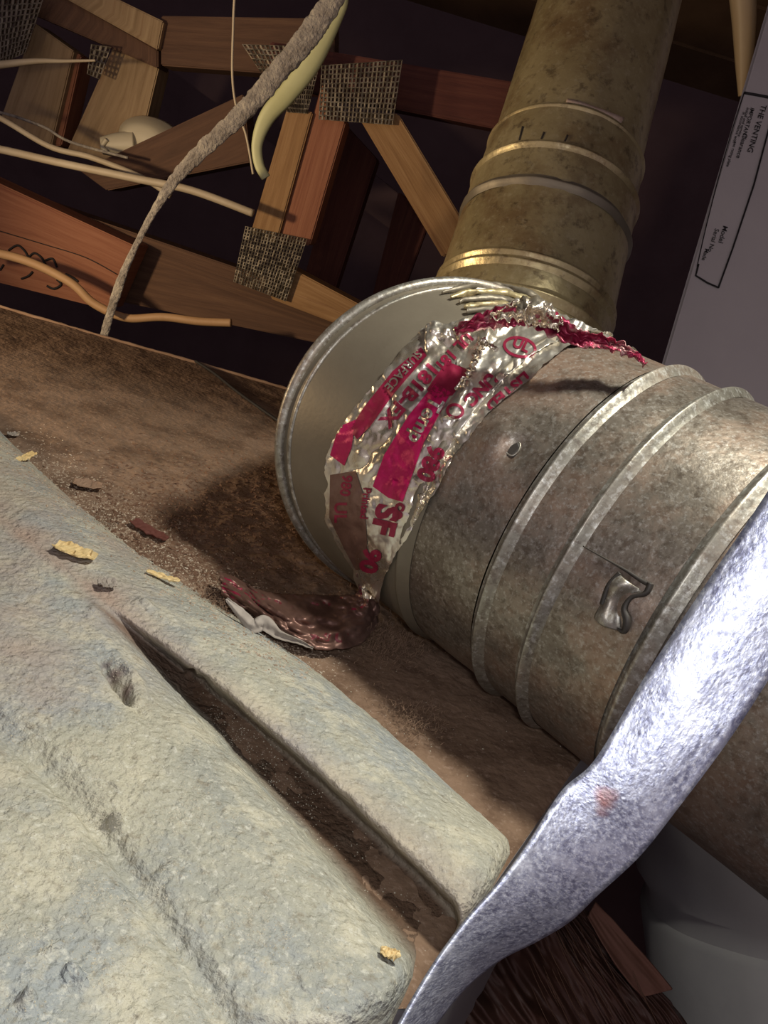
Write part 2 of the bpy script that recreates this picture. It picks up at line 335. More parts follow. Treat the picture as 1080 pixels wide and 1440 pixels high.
for i in range(NS):
    row = [(cols_[k][i][0], cols_[k][i][1], hts[k]) for k in range(len(ST))]
    endt = i/(NS-1)
    row = catm(row, NA)
    for j, (x, y, h) in enumerate(row):
        wob = 4*fbm((x*.02, y*.02, 3), 3)
        h = max(h, .0002)
        if 2.5 < ACR[j] < 8.5:
            wgt = (1-smooth(min(1, max(0, (endt-.46)/.16))))*min(1, (ACR[j]-2.5)*2, (8.5-ACR[j])*1.5); h += (.0162-h)*wgt
        far = max(0, 1-endt/.42)
        h *= 1-.55*smooth(min(1, far))                       # ribs sink into the dust at the far end
        fill = 1 if endt > .98 else 1
        p = Q(x, y, h)
        h += .00035*fbm((p.x*120, p.y*120, 0), 4)+.0006*max(0, fbm((p.x*45, p.y*45, 9), 3)-.1)*2
        h += .0008*max(0, fbm((p.x*260, p.y*260, 2), 3)-.25)*(1+fbm((p.x*20, p.y*20, 2), 2))
        for (c, rr, an, dh) in PITS:
            dx, dy = x-c[0], y-c[1]
            if abs(dx) < 90 and abs(dy) < 90:
                ca, sa = math.cos(math.radians(an)), math.sin(math.radians(an))
                u, v = (dx*ca+dy*sa)/rr[0], (-dx*sa+dy*ca)/rr[1]; d2 = u*u+v*v
                if d2 < 9: h += dh*math.exp(-d2*1.2)*(1+.6*fbm((p.x*300, p.y*300, 1), 3))
        if endt > .97: h -= .0035*((endt-.97)/.03)**2
        if endt > .999 and hts[min(int(round(ACR[j])), len(ST)-1)] > .005: pass
        vs.append(Vector((p.x, p.y, h)))
        a = ACR[j]
        d = max(0, 1-abs(a-5.5)/.9)*1.6 * smooth(min(1, max(0, (endt-.40)/.16)))  # channel dust mask, also carries the painted shade
        dust.append(min(1, max(0, d+.0)))
        pk = .75*smooth(min(1, max(0, (.66-endt)/.3)))*(.5+.8*fbm((p.x*30, p.y*30, 4), 3)) + .5*max(0, 1-abs(a-4)/1.2)
        pink.append(min(1, max(0, pk)))
fs = []
for i in range(NS-1):
    for j in range(NA-1):
        a = i*NA+j; fs.append((a, a+1, a+1+NA, a+NA))
# skirt at the end edge
base = (NS-1)*NA; nb = len(vs)
for j in range(NA):
    p = vs[base+j]; vs.append(Vector((p.x, p.y, min(p.z, 0)-.012))); dust.append(dust[base+j]); pink.append(0)
for j in range(NA-1): fs.append((base+j, base+j+1, nb+j+1, nb+j))
pt = mesh('ribbed_sheet', vs, fs, M['plate']); fix_normals(pt)
if pt.data.polygons[500].normal.z < 0: pt.data.flip_normals()
for nm, dat in (('dust', dust), ('pink', pink)):  # 'dust' also carries the painted rib shadow
    at = pt.data.attributes.new(nm, 'FLOAT', 'POINT')
    at.data.foreach_set('value', dat)
tag(pt, 'pale dusty ribbed metal sheet lying in the foreground on the furnace top', 'metal sheet')

# ------------------------------------------------------------------ horizontal flue pipe
zC = 0.3418
Cc = Vector(((843.34-540)/FP*zC, (761.47-720)/FP*zC, zC)); dC = Vector((-1.2063, -.8487, 1)).normalized(); nC = Vector((-.4228, -.4338, 1)).normalized()
RC, D1, NB = ORG+dirw(Cc), dirw(dC), dirw(nC)
def frame(d):
    e1 = d.cross(Vector((0, 0, 1))).normalized(); return e1, d.cross(e1).normalized()
NT = 200
def revolve(name, prof, c, d, m, parent, mitre=None, wob=.0004, seed=0, dents=()):
    """prof: (s, r); mitre=(point, normal): rings with s flagged None are cut by that plane"""
    e1, e2 = frame(d); vs = []
    for s, r in prof:
        for k in range(NT):
            a = 2*PI*k/NT; rr = r+wob*fbm((math.cos(a)*1.6+seed, math.sin(a)*1.6, (s or 0)*25), 3)
            p = c+e1*math.cos(a)*rr+e2*math.sin(a)*rr+d*(s or 0)
            if mitre:
                pp, nn, s0, s1 = mitre; smax = (pp-p).dot(nn)/d.dot(nn)      # distance from p to the mitre plane along d
                tt = (s-s0)/(s1-s0); base = c+e1*math.cos(a)*rr+e2*math.sin(a)*rr+d*s0
                L = (pp-base).dot(nn)/d.dot(nn); p = base+d*(L*tt)
            n_ = (p-c); n_ = (n_-d*n_.dot(d)).normalized()
            for (q, rad, h) in dents:
                dd = (p-q).length
                if dd < rad*3: p = p+n_*h*math.exp(-(dd/rad)**2*1.5)
            vs.append(p)
    fs = []
    for i in range(len(prof)-1):
        for k in range(NT):
            a = i*NT+k; b = i*NT+(k+1) % NT; fs.append((a, b, b+NT, a+NT))
    o = mesh(name, vs, fs, m, parent); fix_normals(o); return o
def dense(pr, step=.0015):
    out = []
    for (a, b) in zip(pr, pr[1:]):
        n = max(1, int(abs(b[0]-a[0])/step)); out += [(a[0]+(b[0]-a[0])*k/n, a[1]+(b[1]-a[1])*k/n) for k in range(n)]
    return out+[pr[-1]]
def bead(s, r, h, w): return [(s+w*x, r+h*y) for x, y in ((1, 0), (.6, .10), (.32, .45), (.15, .9), (0, 1), (-.2, .92), (-.6, .5), (-1, .2), (-1.3, 0))]
R = .0752
hp = empty('horizontal_flue_pipe', None, 'wide horizontal galvanized flue pipe with raised rings, lying behind the bright strap', 'pipe')
# rough ray target first, to place the dents
def cyl_hit(px, py, rad=R):
    d = ray(px, py).normalized(); o = ORG-RC
    a = d-D1*d.dot(D1); b = o-D1*o.dot(D1)
    A, Bq, Cq = a.dot(a), 2*a.dot(b), b.dot(b)-rad*rad; disc = Bq*Bq-4*A*Cq
    return ORG+d*((-Bq-math.sqrt(max(disc, 0)))/(2*A))
SB = .040
s1 = revolve('pipe_section', dense([(.0035, R), (SB-.004, R), (SB, R-.001)]), RC, D1, M['galv'], hp, dents=[(cyl_hit(700, 615), .010, .0022), (cyl_hit(722, 632), .0055, -.0022)])
revolve('raised_ring', bead(0, R+.0003, .0028, .0030), RC, D1, M['galv_light'], hp, seed=3)['label'] = 'bright edged ring next to the drilled dent'
revolve('pipe_section', dense([(-.0034, R+.0003), (-.0195, R+.0003)]), RC, D1, M['galv'], hp, seed=5)
revolve('raised_ring', bead(-.0218, R+.0006, .0026, .0028), RC, D1, M['galv_light'], hp, seed=7)
fl = cyl_hit(874, 845)
revolve('pipe_section', dense([(-.0250, R+.0006), (-.0550, R+.0008)]), RC, D1, M['galv'], hp, seed=9, dents=[(fl, .009, .0016), (cyl_hit(862, 838), .004, -.003)])
revolve('raised_ring', bead(-.0575, R+.0004, .0020, .0034), RC, D1, M['galv_light'], hp, seed=11)
revolve('pipe_section', dense([(-.0600, R-.0012), (-.420, R-.0012)]), RC, D1, M['galv'], hp, seed=13)
def conform(name, rows, m, parent, off=.0006, hit=cyl_hit, nu=30, nv=10, lift=None, thick=.0004):
    """rows: two or more pixel polylines; patch laid on the pipe surface"""
    rr = [catm(r, nu) for r in rows]
    def f(i, j):
        t = j/(nv-1)*(len(rr)-1); k = min(int(t), len(rr)-2); u = t-k
        x = rr[k][i][0]*(1-u)+rr[k+1][i][0]*u; y = rr[k][i][1]*(1-u)+rr[k+1][i][1]*u
        p = hit(x, y); n_ = p-RC; n_ = (n_-D1*n_.dot(D1)).normalized()
        return p+n_*(off+(lift(i/(nu-1), j/(nv-1)) if lift else 0))
    vs, fs = grid(nu, nv, f); o = mesh(name, vs, fs, m, parent)
    thicken(o, thick, 1); return o
def liney(name, pts, r, m, parent, off=.0009, n=40): return tube(name, [cyl_hit(x, y, R+off) for x, y in pts], r, m, parent, n, 6)
ho = conform('drilled_hole', [[(710, 629), (716, 620), (728, 621)], [(712, 640), (722, 642), (731, 630)]], M['blackgap'], s1, off=-.0006, nu=10, nv=5)
liney('hole_lip', [(711, 636), (712, 624), (722, 618), (731, 624), (729, 634), (720, 641), (711, 636)], .00035, M['galv_light'], s1, off=-.0004, n=30)
liney('slit', [(820, 768), (850, 785), (880, 802), (900, 815), (915, 823)], [.0002, .0003, .0005, .0007, .0009], M['blackgap'], hp, off=.0014)
conform('cut_tab', [[(872, 806), (856, 824), (846, 850), (838, 868)], [(906, 832), (886, 838), (876, 856), (876, 888)]], M['galv_light'], hp, off=.0012, nu=24, nv=12,
        lift=lambda u, v: .0030*math.sin(PI*min(1, v*1.1))+.0008*math.sin(u*9))['label'] = 'bent cut tab'
liney('tab_gap', [(872, 806), (856, 824), (847, 850)], .0009, M['blackgap'], hp, off=.0022)
liney('tab_edge', [(915, 820), (908, 834), (888, 840), (878, 856), (882, 872), (878, 888), (868, 884)], [.0011, .0009, .0007, .0010, .0013, .0009, .0004], M['blackgap'], hp, off=.0026)
# ------------------------------------------------------------------ elbow
el = empty('flue_elbow', None, 'round galvanized elbow with a rolled rim, wrapped by torn foil tape', 'pipe elbow')
PB = RC+D1*.0861
revolve('elbow_gore', dense([(SB-.001, R+.0002), (SB+.004, R+.0016), (SB+.008, R+.0010), (.0861, R+.0012)], .002), RC, D1, M['gore'], el, mitre=(PB, NB, SB-.001, .0861),
        dents=[(W(0, 0, 0), .001, 0)])
revolve('collar_bead', bead(SB+.002, R, .0024, .004), RC, D1, M['gore'], el)
# rolled rim: tube swept round the mitre ellipse
e1, e2 = frame(D1); rimp = []
for k in range(97):
    a = 2*PI*k/96; b = RC+(e1*math.cos(a)+e2*math.sin(a))*(R+.0016); L = (PB-b).dot(NB)/D1.dot(NB); rimp.append(b+D1*L)
tube('rolled_rim', rimp, .0024, M['galv_light'], el, 300, 8)
tube('rolled_rim', [p-D1*.0058-(p-PB).normalized()*.0008 for p in rimp], .0011, M['galv_light'], el, 300, 8)
d2c = Vector((.285, -.93, .21)).normalized(); D2 = dirw(d2c)
E0 = W(.0942, -.150, .525)
# swept throat from the rim to the upright pipe
pc = [PB, PB+dirw(Vector((.0245, -.193, .982)))*.034, E0-D2*.078, E0-D2*.056, E0-D2*.048]
pr_ = [.0765, .072, .0615, .0570, .0565]
nsw = 60; vs = []
cc = catm([tuple(p)+(r,) for p, r in zip(pc, pr_)], nsw)
for i in range(nsw):
    c = Vector(cc[i][:3]); a_ = Vector(cc[max(i-1, 0)][:3]); b_ = Vector(cc[min(i+1, nsw-1)][:3]); t = (b_-a_).normalized()
    if i == 0: t = NB
    x, y = frame(t)
    gore = .0011*max(0, math.cos(i/nsw*2*PI*5))**6
    for k in range(96):
        a = 2*PI*k/96; r = cc[i][3]+gore+.0005*fbm((math.cos(a)*3, math.sin(a)*3, i*.2), 2); vs.append(c+x*math.cos(a)*r+y*math.sin(a)*r)
# keep ring start angles continuous: frame() varies smoothly here
fs = []
for i in range(nsw-1):
    for k in range(96):
        a = i*96+k; b = i*96+(k+1) % 96; fs.append((a, b, b+96, a+96))
th_ = mesh('elbow_throat', vs, fs, M['brass'], el); fix_normals(th_)
def ragged(name, pts, depth, r, m, parent, n=90): return tube(name, [P(x, y, d_) for (x, y), d_ in zip(pts, depth)], r, m, parent, n, 6, rough=1.1)
for k, (dy, dd) in enumerate(((0, 0), (9, .002), (18, .004), (27, .006), (34, .008))):
    pts = [(622+k*12, 411+dy*.75), (658, 403+dy), (700, 402+dy), (738, 411+dy), (768, 428+dy*.85), (792, 450+dy*.6)]
    tube('crimped_fold', [cyl_hit(x, y, R+.0025) for x, y in pts], [.0007, .0013, .0015, .0015, .0012, .0007], M['brass'] if k % 2 else M['gore'], el, 90, 6, rough=.7)

# ------------------------------------------------------------------ upright flue pipe
vp = empty('upright_flue_pipe', None, 'narrower upright flue pipe of brassy dusty metal rising behind the elbow', 'pipe')
# distance along D2 from E0, radius
def vrev(name, prof, m, **k): return revolve(name, dense(prof, .003), E0, D2, m, vp, **k)
vrev('pipe_section', [(-.052, .0572), (-.022, .0568)], M['brass'], seed=1)
revolve('raised_ring', bead(-.0400, .0570, .0022, .0040), E0, D2, M['brass'], vp, seed=2)
revolve('raised_ring', bead(-.0230, .0568, .0020, .0030), E0, D2, M['brass'], vp, seed=2)
revolve('raised_ring', bead(-.0175, .0566, .0016, .0026), E0, D2, M['brass'], vp, seed=2)
vrev('pipe_section', [(-.022, .0568), (.0300, .0552)], M['brass'], seed=4)
revolve('rough_seam', bead(.0320, .0552, .0022, .0034), E0, D2, M['gore'], vp, seed=8, wob=.0016)
vrev('pipe_section', [(.0335, .0550), (.0570, .0544)], M['brass'], seed=6)
revolve('raised_ring', bead(.0580, .0543, .0018, .0026), E0, D2, M['brass'], vp, seed=2)
vrev('pipe_section', [(.0595, .0528), (.0865, .0518)], M['brass'], seed=14)
revolve('raised_ring', bead(.0880, .0513, .0014, .0024), E0, D2, M['brass'], vp, seed=2)
vrev('pipe_section', [(.0895, .0496), (.36, .0466)], M['brass'], seed=24)
def vhit(px, py, rad=.052):
    d = ray(px, py).normalized(); o = ORG-E0; a = d-D2*d.dot(D2); b = o-D2*o.dot(D2)
    A, Bq, Cq = a.dot(a), 2*a.dot(b), b.dot(b)-rad*rad; disc = Bq*Bq-4*A*Cq
    return ORG+d*((-Bq-math.sqrt(max(disc, 0)))/(2*A))
for (a, b) in (((765, 186), (757, 206)), ((798, 190), (788, 212)), ((735, 178), (730, 198))):
    tube('crimp_groove', [vhit(*a, .0528), vhit(*b, .0528)], .0006, M['blackgap'], vp, 12, 6)
def vpatch(name, rows, m, rad, nu=14, nv=6, jit=.0006):
    rr = [catm(r, nu) for r in rows]
    def f(i, j):
        u = j/(nv-1); x = rr[0][i][0]*(1-u)+rr[1][i][0]*u; y = rr[0][i][1]*(1-u)+rr[1][i][1]*u
        return vhit(x, y, rad+jit*fbm((x*.2, y*.2, 0), 3))
    vs, fs = grid(nu, nv, f); o = mesh(name, vs, fs, m, vp); thicken(o, .0004, 1); return o
M['scuff_and_reflection'] = mat('bare_metal_painted_reflection', [(.55, .34, .20), (.90, .74, .62)], 120, rough=.35, metal=.3, bump=.3, bscale=200)  # warm reflection painted into the bare metal colour
vpatch('bare_patch', [[(797, 139), (825, 146), (878, 166)], [(793, 156), (820, 164), (866, 184)]], M['scuff_and_reflection'], .0502)['label'] = 'shiny scraped patch with a painted warm reflection'

# ------------------------------------------------------------------ foil tape
Lt = [(905, 508), (878, 486), (852, 476), (818, 466), (780, 446), (742, 430), (705, 436), (668, 452), (632, 462), (602, 462), (572, 488), (545, 520), (515, 556), (484, 596), (462, 640), (461, 684), (460, 728), (478, 768), (500, 806), (512, 842)]
Rt = [(914, 516), (892, 500), (868, 492), (840, 490), (812, 488), (795, 492), (770, 512), (746, 536), (716, 558), (688, 582), (664, 612), (645, 634), (632, 656), (617, 686), (600, 712), (585, 738), (568, 764), (552, 790), (542, 815), (538, 842)]
NL, NW = 300, 100
dg = bpy.context.evaluated_depsgraph_get(); dg.update()
def bvh_of(objs):
    vs, fs = [], []
    for o in objs:
        b = len(vs); vs += [v.co.copy() for v in o.data.vertices]; fs += [tuple(b+i for i in p.vertices) for p in o.data.polygons]
    return BVHTree.FromPolygons(vs, fs)
BP = bvh_of([o for o in C.objects if o.parent in (hp, el) and o.type == 'MESH' and o.name.split('.')[0] in ('pipe_section', 'elbow_gore', 'raised_ring')])
la, lb = catm(Lt, NL), catm(Rt, NL)
def crease(x, y):
    p = Vector((x*.020+y*.006, y*.012, 0)); q = Vector((x*.055, y*.04, 5))
    a = noise.voronoi(p+Vector((.6*fbm((x*.02, y*.02, 1), 2), 0, 0)))[0]; b = noise.voronoi(q)[0]
    return .0026*(a[1]-a[0])+.0009*(b[1]-b[0])+.0008*abs(fbm((x*.05, y*.05, 2), 4))
tv = {}
def tapef(i, j):
    t = j/(NW-1); x = la[i][0]*(1-t)+lb[i][0]*t; y = la[i][1]*(1-t)+lb[i][1]*t
    ed = min(t, 1-t)
    jag = (4.5 if t < .5 else 1.8)*max(0, 1-ed/.12)*fbm((i*.16, 3 if t < .5 else 9, 0), 3)
    x += jag*.85; y += jag*.5
    d = ray(x, y).normalized(); h = BP.ray_cast(ORG, d)
    if h[0] is None:
        h = BP.find_nearest(P(x, y, .36))
        p = P(x, y, ((h[0]-ORG).dot(dirw(Vector((0, 0, 1))))))
        n_ = -d
    else:
        p = h[0]; n_ = h[1]
        if n_.dot(d) > 0: n_ = -n_
    lift = .0008+crease(x, y)
    # bunched top edge and lifted seam
    top = smooth(max(0, min(1, (520-y)/60)))*(1-smooth(min(1, max(0, t/.6)))) if x > 600 else 0
    lift += top*(.004+.003*fbm((x*.05, y*.05, 7), 3))
    seam = math.exp(-((x-(682-(y-480)*.42))/9)**2) if 470 < y < 590 else 0
    lift += seam*.0022
    if y > 800: lift += (y-800)/42*.003
    p = p-d*lift*.6+n_*lift*.5
    return p
vs, fs = grid(NL, NW, tapef)
tp = empty('torn_foil_tape', None, 'crumpled silver foil tape with red lettering wrapped round the elbow', 'tape')
tb = mesh('tape_band', vs, fs, M['foil'], tp, smooth=True)
for p in tb.data.polygons: p.use_smooth = True
TB = BVHTree.FromPolygons([v.copy() for v in vs], fs)
def lies(x, y, off=.00045, bv=None):
    d = ray(x, y).normalized(); h = (bv or TB).ray_cast(ORG, d)
    if h[0] is None: return None
    return h[0]-d*off
def ink_mesh(name, me_polys, m, parent, bv=None, off=.00045):
    """me_polys = (verts px, tris) ; drops faces that miss the tape"""
    pv, pf = me_polys; pts = [lies(x, y, off, bv) for x, y in pv]
    keep = [f for f in pf if all(pts[i] is not None for i in f)]
    used = sorted({i for f in keep for i in f}); mp_ = {a: b for b, a in enumerate(used)}
    if not keep: return None
    return mesh(name, [pts[i] for i in used], [tuple(mp_[i] for i in f) for f in keep], m, parent)
def subdiv(bm, L):
    for _ in range(5):
        ed = [e for e in bm.edges if e.calc_length() > L]
        if not ed: break
        bmesh.ops.subdivide_edges(bm, edges=ed, cuts=1); bmesh.ops.triangulate(bm, faces=bm.faces)
def text_px(s, x, y, size, ang, sx=1.0, bold=.012, L=4.0, bend=0):
    cu = bpy.data.curves.new('t', 'FONT'); cu.body = s; cu.size = size; cu.offset = bold*size; cu.align_x = 'LEFT'; cu.align_y = 'CENTER'
    cu.resolution_u = 3
    ob = bpy.data.objects.new('t', cu); C.objects.link(ob); bpy.context.view_layer.update()
    me = bpy.data.meshes.new_from_object(ob.evaluated_get(bpy.context.evaluated_depsgraph_get())); bpy.data.objects.remove(ob)
    bm = bmesh.new(); bm.from_mesh(me); bmesh.ops.triangulate(bm, faces=bm.faces); subdiv(bm, L)
    bm.verts.ensure_lookup_table(); out = []; ca = math.cos(math.radians(ang)); sa = math.sin(math.radians(ang))
    for v in bm.verts:
        u, w = v.co.x*sx, -v.co.y; w += bend*u*u
        out.append((x+u*ca-w*sa, y+u*sa+w*ca))
    fs = [tuple(v.index for v in f.verts) for f in bm.faces]; bm.free(); return out, fs
def poly_px(pts, L=5.0):
    bm = bmesh.new(); f = bm.faces.new([bm.verts.new((x, y, 0)) for x, y in pts]); bmesh.ops.triangulate(bm, faces=bm.faces); subdiv(bm, L)
    bm.verts.ensure_lookup_table(); bm.verts.index_update(); o = [(v.co.x, v.co.y) for v in bm.verts]; fs = [tuple(v.index for v in f.verts) for f in bm.faces]; bm.free(); return o, fs
def ring_px(cx, cy, a, b, w, ang):
    o, fs = [], []; n = 36; ca, sa = math.cos(math.radians(ang)), math.sin(math.radians(ang))
    for k in range(n):
        t = 2*PI*k/n
        for q in (0, 1):
            u, v = (a-w*q)*math.cos(t), (b-w*q)*math.sin(t); o.append((cx+u*ca-v*sa, cy+u*sa+v*ca))
    for k in range(n): a_ = 2*k; b_ = (2*k+2) % (2*n); fs.append((a_, b_, b_+1, a_+1))
    return o, fs
HOT = M['ink_hot']; INK = M['ink']
ink_mesh('printed_block', poly_px([(612, 538), (634, 552), (596, 622), (566, 706), (546, 700), (524, 684), (540, 640), (574, 585)]), HOT, tb, off=.0004)
ink_mesh('printed_block', poly_px([(476, 600), (500, 590), (494, 630), (484, 655), (464, 640)]), HOT, tb, off=.0004)
ink_mesh('printed_block', poly_px([(592, 488), (600, 500), (555, 552), (520, 600), (502, 618), (492, 604), (512, 572), (552, 522)]), INK, tb, off=.0004)
ink_mesh('printed_block', poly_px([(628, 508), (660, 520), (652, 536), (636, 556), (612, 560), (600, 548)]), INK, tb, off=.0004)
ink_mesh('painted_reflection', poly_px([(464, 668), (500, 662), (512, 700), (516, 760), (516, 800), (500, 802), (484, 772), (463, 728)]), M['foil_dark'], tb, off=.0004)  # dark patch paints the deck's reflection in the foil
def lettering(s, *a, m=INK, **k):
    off = k.pop('off', .0006)
    o = ink_mesh('lettering', text_px(s, *a, **k), m, tb, off=off); return o
lettering('980', 614, 628, 34, 112, bold=.05)
lettering('SF', 545, 711, 44, 103, bold=.05)
lettering('90', 524, 772, 34, 106, bold=.05)
lettering('ce', 566, 708, 26, 108, bold=.04)
lettering('181B-FX', 612, 512, 27, 131, bold=.04, sx=1.15)
lettering('UL 181', 660, 470, 22, 133, bold=.04)
lettering('Printed', 516, 686, 15, 97, bold=.03)
lettering('UNC', 694, 528, 24, 134, bold=.05)
lettering('LISTED', 742, 526, 20, 140, bold=.04, sx=1.2)
lettering('UL', 722, 480, 20, 25, bold=.04)
lettering('Temp', 615, 560, 30, 119, m=M['foil'], bold=.03, off=.0009)
lettering('SURFACE', 590, 494, 17, 131, m=M['foil'], bold=.02, off=.0009)
lettering('980', 488, 668, 20, 98, bold=.03)
lettering('UL', 478, 706, 24, 90, bold=.03)
lettering('e', 655, 505, 26, 130, m=M['foil'], off=.0009)
ink_mesh('printed_ring', ring_px(731, 488, 24, 15, 4, 12), INK, tb)
ink_mesh('printed_ring', ring_px(640, 578, 13, 11, 4, 12), INK, tb)
# crumpled red ridge along the top edge
def crumple(name, pts, depth, wid, m, parent, n=110, nv=14, amp=.004, seed=0, jag=.0016):
    pp = catm([tuple(P(x, y, d_))+(w_,) for (x, y), d_, w_ in zip(pts, depth, wid)], n)
    def f(i, j):
        c = Vector(pp[i][:3]); a = Vector(pp[max(0, i-1)][:3]); b = Vector(pp[min(n-1, i+1)][:3]); t = (b-a).normalized(); v = (ORG-c).normalized(); x = t.cross(v).normalized()
        q = j/(nv-1)*2-1; z = amp*fbm((i*.11+seed, q*2.2, seed), 4)+amp*.8*math.sin(q*3+i*.07)
        return c+x*(q*pp[i][3]+jag*fbm((i*.3, q, seed+4), 3))+v*z
    vs, fs = grid(n, nv, f); o = mesh(name, vs, fs, m, parent); thicken(o, .0002); return o
crumple('crumpled_edge', [(640, 466), (680, 452), (715, 444), (748, 440), (780, 458), (815, 476), (850, 482), (880, 492), (908, 512)],
        [.300, .295, .292, .291, .290, .288, .287, .286, .283], [.0015, .003, .004, .0045, .0038, .003, .0022, .0016, .0006], M['ink_foil'], tp, amp=.003, seed=1)
crumple('crumpled_edge', [(690, 446), (720, 440), (745, 436), (770, 446), (790, 460)], [.291, .289, .287, .288, .289], [.001, .003, .005, .004, .001], M['foil'], tp, n=60, seed=5)
crumple('white_edge', [(680, 478), (672, 496), (664, 516), (655, 532), (640, 548)], [.2985, .2985, .2990, .300, .302], [.0012, .0014, .0012, .001, .0006], M['foil'], tp, n=50, nv=6, amp=.0015, seed=8)
crumple('white_edge', [(700, 492), (676, 478), (690, 486)], [.296, .296, .296], [.0004, .0010, .0004], M['foil'], tp, n=30, nv=6, amp=.001, seed=9)
# neck and tail
bot_l = vs and None
tailL = [(500, 806), (505, 822), (498, 836), (470, 838), (430, 836), (395, 836), (360, 828), (330, 812), (308, 804)]
tailR = [(541, 806), (536, 832), (532, 858), (528, 884), (500, 908), (455, 914), (412, 898), (368, 872), (312, 836)]
def zt(x): return .006+.010*smooth(min(1, max(0, (x-420)/110)))
NLt, NWt = 150, 44
ta, tbb = catm(tailL, NLt), catm(tailR, NLt)
pj0 = tapef(NL-1, NW//2)
def tailf(i, j):
    t = j/(NWt-1); x = ta[i][0]*(1-t)+tbb[i][0]*t; y = ta[i][1]*(1-t)+tbb[i][1]*t
    x += 2.5*fbm((i*.12, 5 if t > .5 else 2, 0), 3)*max(0, 1-min(t, 1-t)/.15); y += 2.5*fbm((i*.12, 8 if t > .5 else 3, 0), 3)*max(0, 1-min(t, 1-t)/.15)
    k = min(1, i/(NLt*.42)); zf = .005+.005*math.sin(PI*t)*.7+.0025*fbm((i*.05, t*3, 3), 3)+.004*(1-t)
    pf = Q(x, y, zf); pn = P(x, y, (pj0-ORG).dot(dirw(Vector((0, 0, 1))))-.004+.004*math.sin(t*8))
    s = smooth(k); p = pn.lerp(pf, s) if True else pf
    dv = ray(x, y).normalized(); q = (p-ORG).length
    return ORG+dv*(q-.9*crease(x*1.1, y*1.1))
vs2, fs2 = grid(NLt, NWt, tailf)
tl = mesh('tape_tail', vs2, fs2, M['foil_dark'], tp); tl['label'] = 'dust-covered torn tail of the tape'
thicken(tl, .0003)
TLB = BVHTree.FromPolygons([v.copy() for v in vs2], fs2)
for s, x, y, sz, an, mm in (('SURFACE 181B', 326, 828, 21, 12, 'ink_dark'), ('980 UL', 436, 893, 18, 6, 'ink_dark'), ('SF', 500, 815, 22, 70, 'ink'), ('LISTED', 385, 850, 14, 5, 'ink_dark')):
    ink_mesh('lettering', text_px(s, x, y, sz, an, sx=1.1, bold=.05), M[mm], tl, bv=TLB)
ink_mesh('printed_block', poly_px([(306, 806), (326, 812), (352, 828), (372, 842), (366, 852), (338, 846), (314, 836)]), M['ink'], tl, bv=TLB)
ink_mesh('printed_ring', ring_px(498, 842, 20, 16, 3, 0), M['ink'], tl, bv=TLB)
crumple('torn_white_backing', [(318, 842), (338, 862), (356, 880), (372, 876), (392, 892), (420, 902), (440, 912)], [.330, .328, .326, .327, .325, .322, .319], [.0006, .002, .0026, .003, .0018, .0010, .0004], M['paper'], tp, n=80, nv=8, amp=.0008, seed=3, jag=.0002)

# ------------------------------------------------------------------ galvanized hanger strap in front
SL = [((1750, -340), .20), ((1530, 0), .20), ((1330, 300), .20), ((1230, 452), .20), ((1150, 575), .20), ((1080, 690), .20), ((1000, 810), .20), ((910, 946), .20), ((838, 1066), .20), ((790, 1112), .20), ((742, 1188), .198), ((700, 1246), .195), ((652, 1302), .193), ((610, 1362), .190), ((572, 1428), .187), ((535, 1500), .184)]
SR = [((1890, -230), .20), ((1670, 105), .20), ((1470, 400), .20), ((1370, 545), .20), ((1280, 665), .20), ((1200, 780), .20), ((1120, 895), .20), ((1030, 1034), .20), ((945, 1148), .202), ((898, 1206), .205), ((842, 1258), .209), ((802, 1296), .212), ((756, 1324), .214), ((702, 1352), .213), ((650, 1396), .208), ((600, 1462), .203)]
NLs, NWs = 200, 16
def PD(p, d):
    k = .90/math.sqrt(1+((p[0]-540)/FP)**2+((p[1]-720)/FP)**2)+.10*.92; return P(p[0], p[1], d*1.04*k)
a_ = catm([tuple(PD(p, d)) for p, d in SL], NLs); b_ = catm([tuple(PD(p, d)) for p, d in SR], NLs)
vs, uv = [], []
for i in range(NLs):
    A, B = Vector(a_[i]), Vector(b_[i])
    for j in range(NWs):
        t = j/(NWs-1); p = A.lerp(B, t); v = (ORG-p).normalized()
        vs.append(p+v*(.0012*math.sin(PI*t)+.0004*fbm((i*.08, t*2, 0), 2))); uv.append((i*.0045, t*.027))
fs = [(i*NWs+j, i*NWs+j+1, (i+1)*NWs+j+1, (i+1)*NWs+j) for i in range(NLs-1) for j in range(NWs-1)]
stp = mesh('hanger_strap', vs, fs, M['strap'], None, uv=uv); fix_normals(stp)
if stp.data.polygons[200].normal.dot(ORG-stp.data.polygons[200].center) < 0: stp.data.flip_normals()
thicken(stp, .0009)
tag(stp, 'bright galvanized steel hanger strap crossing diagonally in front of everything', 'strap')

